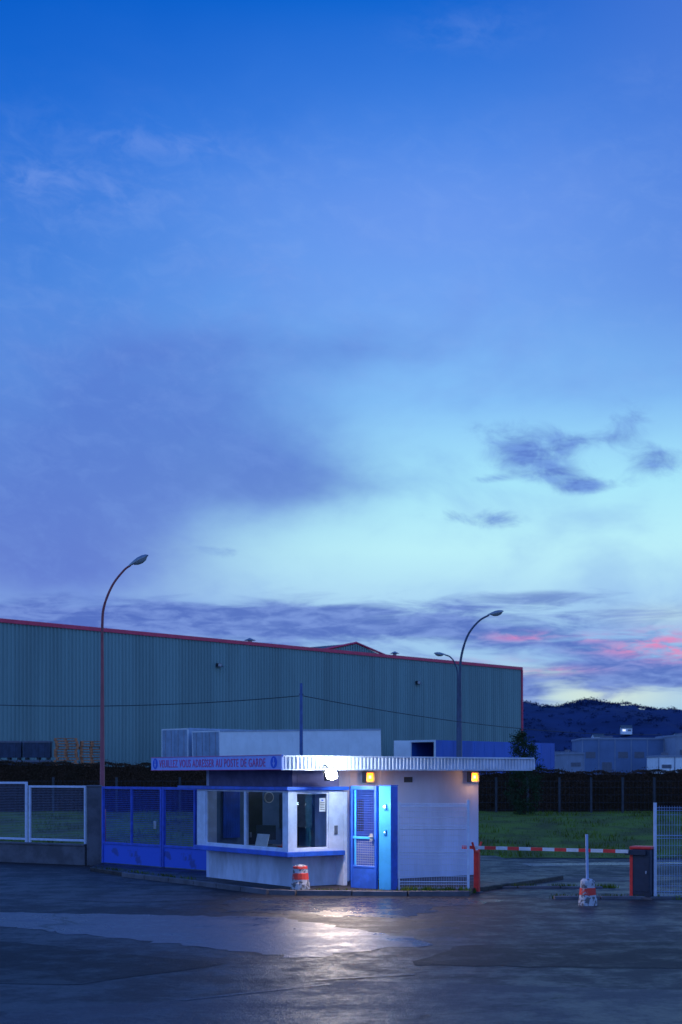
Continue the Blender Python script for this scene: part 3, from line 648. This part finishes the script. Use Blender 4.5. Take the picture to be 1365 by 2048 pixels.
# ------------------------------------------------------------------ trailers
def trailer(loc,label,L,side,endm,open_back=False,pitch=0.0,H_=3.9):
    e=thing('semi_trailer',label,'trailer',loc,WA,group='trailers parked along the warehouse',rot=(0,-pitch,WA))
    mb=MB(); b=mb.box; W_=2.5; z0=1.15
    if open_back:
        b(.0,L,0,.06,z0,H_,side); b(.0,L,W_-.06,W_,z0,H_,side); b(0,L,.061,W_-.061,H_-.08,H_,mTrail); b(L-.06,L,.061,W_-.061,z0,H_-.081,side); b(.0,L-.061,.061,W_-.061,z0,z0+.12,mDark)
        b(-.06,-.001,-.02,.12,z0,H_+.02,mTrail); b(-.06,-.001,W_-.12,W_+.02,z0,H_+.02,mTrail); b(-.06,-.001,.121,W_-.121,H_-.14,H_+.02,mTrail)
    else:
        b(.02,L,0,W_,z0,H_,side); b(0,L,-.03,-.001,H_-.08,H_+.02,mTrailG)
    b(0,L,-.03,-.001,z0,z0+.12,mTrailG)
    for i in range(int(L/1.3)): b(.9+i*1.3,.93+i*1.3,-.012,-.001,z0+.13,H_-.11,side)
    mkobj('box_body',mb,e)
    if open_back:
        mb=MB(); Mx=Matrix.Translation((-.07,W_,0))@Matrix.Rotation(math.radians(-42),4,'Z'); mb.box(-1.25,0,0,.05,z0,H_,mTrail,Mx); mb.box(-1.2,-.05,-.012,-.001,z0+.1,H_-.1,mTrail,Mx); mkobj('door',mb,e,label='white rear door swung open')
    else:
        for s in (0,1):
            mb=MB(); y0=.06+s*1.2; mb.box(-.03,.019,y0,y0+1.17,z0+.08,H_-.08,endm)
            for yy in (y0+.3,y0+.85): mb.tube([(-.05,yy,z0+.1),(-.05,yy,H_-.1)],.022,mSteel,6)
            for zz in (z0+.5,z0+1.4,z0+2.3): mb.box(-.045,-.031,y0+.02,y0+1.15,zz,zz+.05,mTrailG)
            mkobj('door',mb,e)
        mb=MB(); b=mb.box; b(-.04,.018,0,.055,z0,H_,mTrail); b(-.04,.018,W_-.055,W_,z0,H_,mTrail); b(-.04,.018,.056,W_-.056,H_-.075,H_,mTrail); mkobj('door_frame',mb,e)
    mb=MB(); mb.box(.3,L-.3,.7,.9,.85,z0-.001,mDark); mb.box(.3,L-.3,1.6,1.8,.85,z0-.001,mDark); mb.box(L-2.6,L-2.4,.4,.55,0,.849,mGrey); mb.box(L-2.6,L-2.4,1.95,2.1,0,.849,mGrey); mkobj('chassis',mb,e)
    for i in range(3):
        for y_ in (.02,2.18):
            mb=MB(); mb.tube([(1.6+i*1.25,y_,.5),(1.6+i*1.25,y_+.3,.5)],.5,mTyre,20); mkobj('wheel',mb,e)
    return e
trailer((-7.16,85,1.2),'white box trailer with grey rear doors, parked by warehouse',14.5,mTrail,mTrailG,pitch=math.radians(1.7),H_=3.9)
trailer((-9.35,87.0,1.2),'grey box trailer with closed barred rear doors',6.0,mTrailG,mTrailG,H_=4.1)
trailer((7.2,108.2,1.2),'blue curtain-sided trailer with its rear doors open',15.8,mTrailB,mTrail,open_back=True,H_=3.9)
# ------------------------------------------------------------------ pallets and crates
def pallet_mesh():
    mb=MB(); b=mb.box
    for i in range(5): b(-.6,.6,-.4+i*.178,-.4+i*.178+.1,.122,.144,mWood)
    for x in (-.6,-.07,.46): b(x,x+.14,-.4,.412,.1,.1215,mWood)
    for x in (-.6,-.07,.46):
        for y in (-.4,-.06,.27): b(x,x+.14,y,y+.14,.022,.0995,mWood)
    for y in (-.4,-.06,.27): b(-.6,.6,y,y+.14,.0,.0215,mWood)
    return mb
first=None
for s,(px,py,nn) in enumerate([(-14.5,75.0,22),(-13.25,75.4,21)]):
    for i in range(nn):
        z=1.2+i*.1445; lab='worn brown wooden pallet in a tall stack'
        if first is None: first=mkobj('wooden_pallet',pallet_mesh(),None,(px,py,z),.2,label=lab,cat='pallet',group='stacked wooden pallets')
        else:
            o_=first.copy(); o_.location=(px+random.uniform(-.06,.06),py+random.uniform(-.04,.04),z); o_.rotation_euler=(0,0,.2+random.uniform(-.07,.07)); col.objects.link(o_)
first=None
for px in (-17.6,-16.05):
    for i in range(3):
        z=1.2+i*1.02
        if first is None:
            mb=MB(); b=mb.box; b(-.7,.7,-.5,.5,.12,.98,mCrate)
            for x in (-.68,-.35,0,.35,.64): b(x-.02,x+.06,-.54,-.501,.12,.899,mCrate)
            b(-.72,.72,-.55,-.5005,.90,1.0,mGrey); b(-.72,.72,.5005,.55,.90,1.0,mGrey)
            for x in (-.6,0,.5): b(x,x+.12,-.5,.5,0,.119,mDark)
            first=mkobj('storage_crate',mb,None,(px,75.2,z),.1,label='dark blue ribbed storage crate in a stack',cat='crate',group='stacked storage crates')
        else:
            o_=first.copy(); o_.location=(px,75.2+random.uniform(-.05,.05),z); o_.rotation_euler=(0,0,.1+random.uniform(-.03,.03)); col.objects.link(o_)
# ------------------------------------------------------------------ hedge, shrub, grass
def leaf(mb,p,s,m):
    n=Vector((random.gauss(0,1),random.gauss(0,1),random.gauss(0,1))).normalized(); a=n.orthogonal().normalized(); a=Matrix.Rotation(random.random()*6.28,3,n)@a; b_=n.cross(a)
    mb.face([p-a*s,p+b_*s*.5,p+a*s,p-b_*s*.5],m)
def hedge(name,x0,x1,y,ztopf,label,n):
    e=thing(name,label,'hedge',((x0+x1)/2,y,gz(y)),0); cx=(x0+x1)/2; zb=gz(y)
    mb=MB(); N=120; st=[]
    for i in range(N+1):
        x=x0+(x1-x0)*i/N; st.append((x-cx,ztopf(x)-zb-.12+random.uniform(-.05,.04)))
    for i in range(N):
        (a,za),(c_,zc)=st[i],st[i+1]; w_=.46
        mb.face([(a,-w_,0),(c_,-w_,0),(c_,-w_*.8,zc),(a,-w_*.8,za)],mCore); mb.face([(a,-w_*.8,za),(c_,-w_*.8,zc),(c_,w_*.8,zc),(a,w_*.8,za)],mCore); mb.face([(a,w_*.8,za),(c_,w_*.8,zc),(c_,w_,0),(a,w_,0)],mCore)
    mkobj('twigs',mb,e)
    mb=MB()
    for i in range(n):
        x=random.uniform(x0,x1); zt=ztopf(x)-zb+.04*math.sin(x*3.1)+.03*math.sin(x*7.7+1)
        r=random.random()
        if r<.3: z=zt-abs(random.gauss(0,.07)); yy=random.uniform(-.5,.5)
        else: z=random.uniform(0,zt); yy=-.47-random.uniform(0,.10)+.08*z/zt
        if random.random()<.04: z+=random.uniform(0,.14)
        leaf(mb,Vector((x-cx,yy,z)),random.uniform(.022,.045),mLeafH)
    mkobj('foliage',mb,e)
hedge('hedge',-19,-1,58.5,lambda x:2.98-.012*(x+14),'russet brown clipped hedge on the grassy bank',42000)
hedge('hedge',-.8,20,58.8,lambda x:2.62+.05*math.sin(x),'dark russet hedge behind the wire fence',42000)
f=thing('wire_fence','thin wire fence on concrete posts along the bank','fence',(0,56.6,gz(56.6)),0)
mb=MB()
for z in (.15,.45,.75,1.05,1.3): mb.wire((-17,0,z),(19,0,z),.005,mPostD)
for i in range(240): x=-17+i*.15; mb.wire((x,0,.02),(x,0,1.3),.003,mPostD)
mkobj('mesh_infill',mb,f)
for i in range(28):
    x=-16.5+i*1.26
    if i%2 and x<3: continue
    onebox('post',f,x-.04,x+.04,-.06,.03,-.1,1.45,m=mPostD)
c=thing('evergreen_shrub','tall narrow dark evergreen shrub in front of the hedge','shrub',(6.98,54.2,gz(54.2)),0)
mb=MB(); mb.tube([(0,0,0),(.03,0,1.2),(0,.02,2.6)],[.07,.05,.015],mCore,8)
for i in range(26):
    z=.3+i*.09; an=i*2.4; r=.42*(1-.25*abs(z-1.3)); mb.tube([(0,0,z),(r*math.cos(an),r*math.sin(an),z+.3)],[.02,.006],mCore,5)
mkobj('trunk',mb,c)
mb=MB(); cl=[]
for i in range(72):
    z=.15+2.95*(i/72); r=(.56 if z<2.1 else .56*(1-(z-2.1)/1.1*.6))*random.uniform(.5,1.15); an=random.random()*6.28
    if z<.6: r*=.7
    cl.append((Vector((r*math.cos(an),r*math.sin(an),z+random.uniform(-.1,.1))),random.uniform(.13,.24)))
for p,r in cl:
    for j in range(120): leaf(mb,p+Vector((random.gauss(0,1),random.gauss(0,1),random.gauss(0,1)))*r*.55,random.uniform(.02,.05),mLeafG)
mkobj('crown',mb,c)
mb=MB()
def blade(x,y,z,h,m):
    an=random.random()*6.28; w_=h*.13; dx,dy=math.cos(an)*w_,math.sin(an)*w_; lx,ly=random.uniform(-.4,.4)*h,random.uniform(-.4,.4)*h
    mb.face([(x-dx,y-dy,z),(x+dx,y+dy,z),(x+lx,y+ly,z+h)],m)
for i in range(26000):
    y=random.uniform(41.8,56); x=random.uniform(-14,15); blade(x,y,gz(y)+.01,random.uniform(.05,.16)*(1.3 if math.sin(x*1.3+y)*math.sin(y*.9-x*.4)>.2 else .7),mGrassB)
mkobj('grass',mb,kind='stuff',label='short rough grass on the bank')
mb=MB()
def tuft(x0,y0,x1,y1,z,n,h):
    for i in range(n):
        t=random.random(); 
        if math.sin(t*23+x0)>.3 and random.random()<.8: continue
        blade(x0+(x1-x0)*t+random.gauss(0,.04),y0+(y1-y0)*t+random.gauss(0,.05),z,random.uniform(.3,1)*h,mGrassB)
tuft(1.15,28.9,2.6,28.85,.1,700,.11); tuft(2.6,29.2,2.9,29.9,0,250,.12); tuft(4.2,28.15,6.2,28.0,0,900,.12); tuft(2.9,30.8,6,30.8,0,800,.12); tuft(-.8,29.05,1.1,28.85,.1,300,.06); tuft(-6.2,36,-3.3,31.9,.1,500,.08); tuft(6.2,28,9,27.7,0,900,.13)
mkobj('weeds',mb,kind='stuff',label='weeds growing along kerbs and fence feet')
# ------------------------------------------------------------------ far background
def hillz(x): return 69+5*math.sin(x*.011+1.1)+2.5*math.sin(x*.031)+1.2*math.sin(x*.09)-(3 if x>260 else 0)
mb=MB(); N=340; rows=[(900,0),(960,.12),(1020,.30),(1080,.50),(1140,.68),(1200,.83),(1260,.93),(1330,1.0),(1600,.6)]
for (y,f_) in rows:
    for i in range(N+1):
        x=-700+i*1700/N; z=f_*hillz(x)
        if 0<f_: z+=2.0*math.sin(x*.05+y*.03)+1.2*math.sin(x*.13-y*.05)
        mb.v.append((x,y,z))
k_=mb.slot(mHillM)
for j in range(len(rows)-1):
    for i in range(N): a=j*(N+1)+i; mb.f.append((a,a+1,a+N+2,a+N+1)); mb.mi.append(k_)
mkobj('hill',mb,kind='structure',smooth=True,label='dark wooded hillside at dusk')
mb=MB()
def fz(y):
    for (ya,fa),(yb,fb_) in zip(rows,rows[1:]):
        if ya<=y<=yb: return fa+(fb_-fa)*(y-ya)/(yb-ya)
    return 1
for i in range(1300):
    x=random.uniform(90,420); y=random.choice([random.uniform(940,1335),random.uniform(1280,1340)]); z=fz(y)*hillz(x)+2.0*math.sin(x*.05+y*.03)+1.2*math.sin(x*.13-y*.05); r=random.uniform(2.0,4)
    for j in range(16):
        leaf(mb,Vector((x+random.gauss(0,r*.6),y+random.gauss(0,r*.5),z+abs(random.gauss(0,r*.35)))),random.uniform(.6,1.2),mHillM)
mkobj('woodland',mb,kind='stuff',label='mass of dark trees covering the hillside')
def bld(loc,w_,d_,h_,m,lab,kind='commercial_building',nb=5,pitched=False,lights=0):
    e=thing(kind,lab,'building',loc,random.uniform(-.1,.15))
    mb=MB(); mb.box(0,w_,0,d_,-1,h_,m)
    if not pitched:
        mb.box(-.15,w_+.15,-.15,d_+.15,h_+.001,h_+.35,mBldg2)
        for i in range(nb+1): x=w_*i/nb; mb.box(x-.08,x+.08,-.12,-.002,0,h_-.01,mBldg2)
    mkobj('wall',mb,e)
    mb=MB()
    if pitched:
        mb.face([(-.4,-.4,h_),(w_+.4,-.4,h_),(w_+.4,d_/2,h_*1.6),(-.4,d_/2,h_*1.6)],mTealD); mb.face([(-.4,d_/2,h_*1.6),(w_+.4,d_/2,h_*1.6),(w_+.4,d_+.4,h_),(-.4,d_+.4,h_)],mTealD)
        mb.face([(0,0,h_),(0,d_,h_),(0,d_/2,h_*1.55)],m)
    else: mb.box(w_*.3,w_*.42,d_*.3,d_*.6,h_+.36,h_+.9,mGrey)
    mkobj('roof',mb,e)
    for i in range(nb):
        x=w_*(i+.5)/nb; ww=w_/nb*.3
        zz=(h_*.55,h_*.70) if not pitched else (h_*.4,h_*.75)
        if not pitched and i%3==1: zz=(0,h_*.45)
        mb=MB(); mb.box(x-ww,x+ww,-.05,-.002,zz[0],zz[1],mTiny if random.random()<lights else mGrey); mkobj('window' if not(not pitched and i%3==1) else 'loading_door',mb,e)
    return e
bld((51,300,1.2),17,18,8.7,mBldg,'grey-blue flat roofed industrial building')
bld((45.2,310,1.2),6.0,12,6.0,mBldg2,'small pale flat roofed building',nb=2)
bld((68.5,290,1.2),10,16,9.1,mBldg2,'pale grey building with dark windows',nb=3)
bld((57,255,1.2),6,6,4.4,mTrail,'low white shed in front of the industrial buildings',nb=2)
bld((41.5,260,1.2),3.0,10,5.0,mBldg2,'narrow pale block beside the warehouse',nb=1)
for (x,y) in [(168,1000),(182,1010),(226,1040),(236,1045),(212,1090),(196,1030),(246,1060),(150,990),(186,1060)]:
    bld((x,y-16,fz(y-16)*hillz(x)+1),8,7,3.8,mTrail,'small pale hillside house','house',nb=2,pitched=True,lights=.4)
# ------------------------------------------------------------------ camera
cam=bpy.data.cameras.new('camera'); co=bpy.data.objects.new('camera',cam); col.objects.link(co)
co.location=(0,0,2.45); co.rotation_euler=(math.radians(90),0,0)
cam.sensor_fit='HORIZONTAL'; cam.sensor_width=24; cam.lens=50; cam.shift_y=526/1365; cam.clip_end=8000; cam.clip_start=.1
cam.dof.use_dof=True; cam.dof.focus_distance=30; cam.dof.aperture_fstop=2.0
scene.camera=co
scene.view_settings.view_transform='Standard'; scene.view_settings.look='None'; scene.view_settings.exposure=0
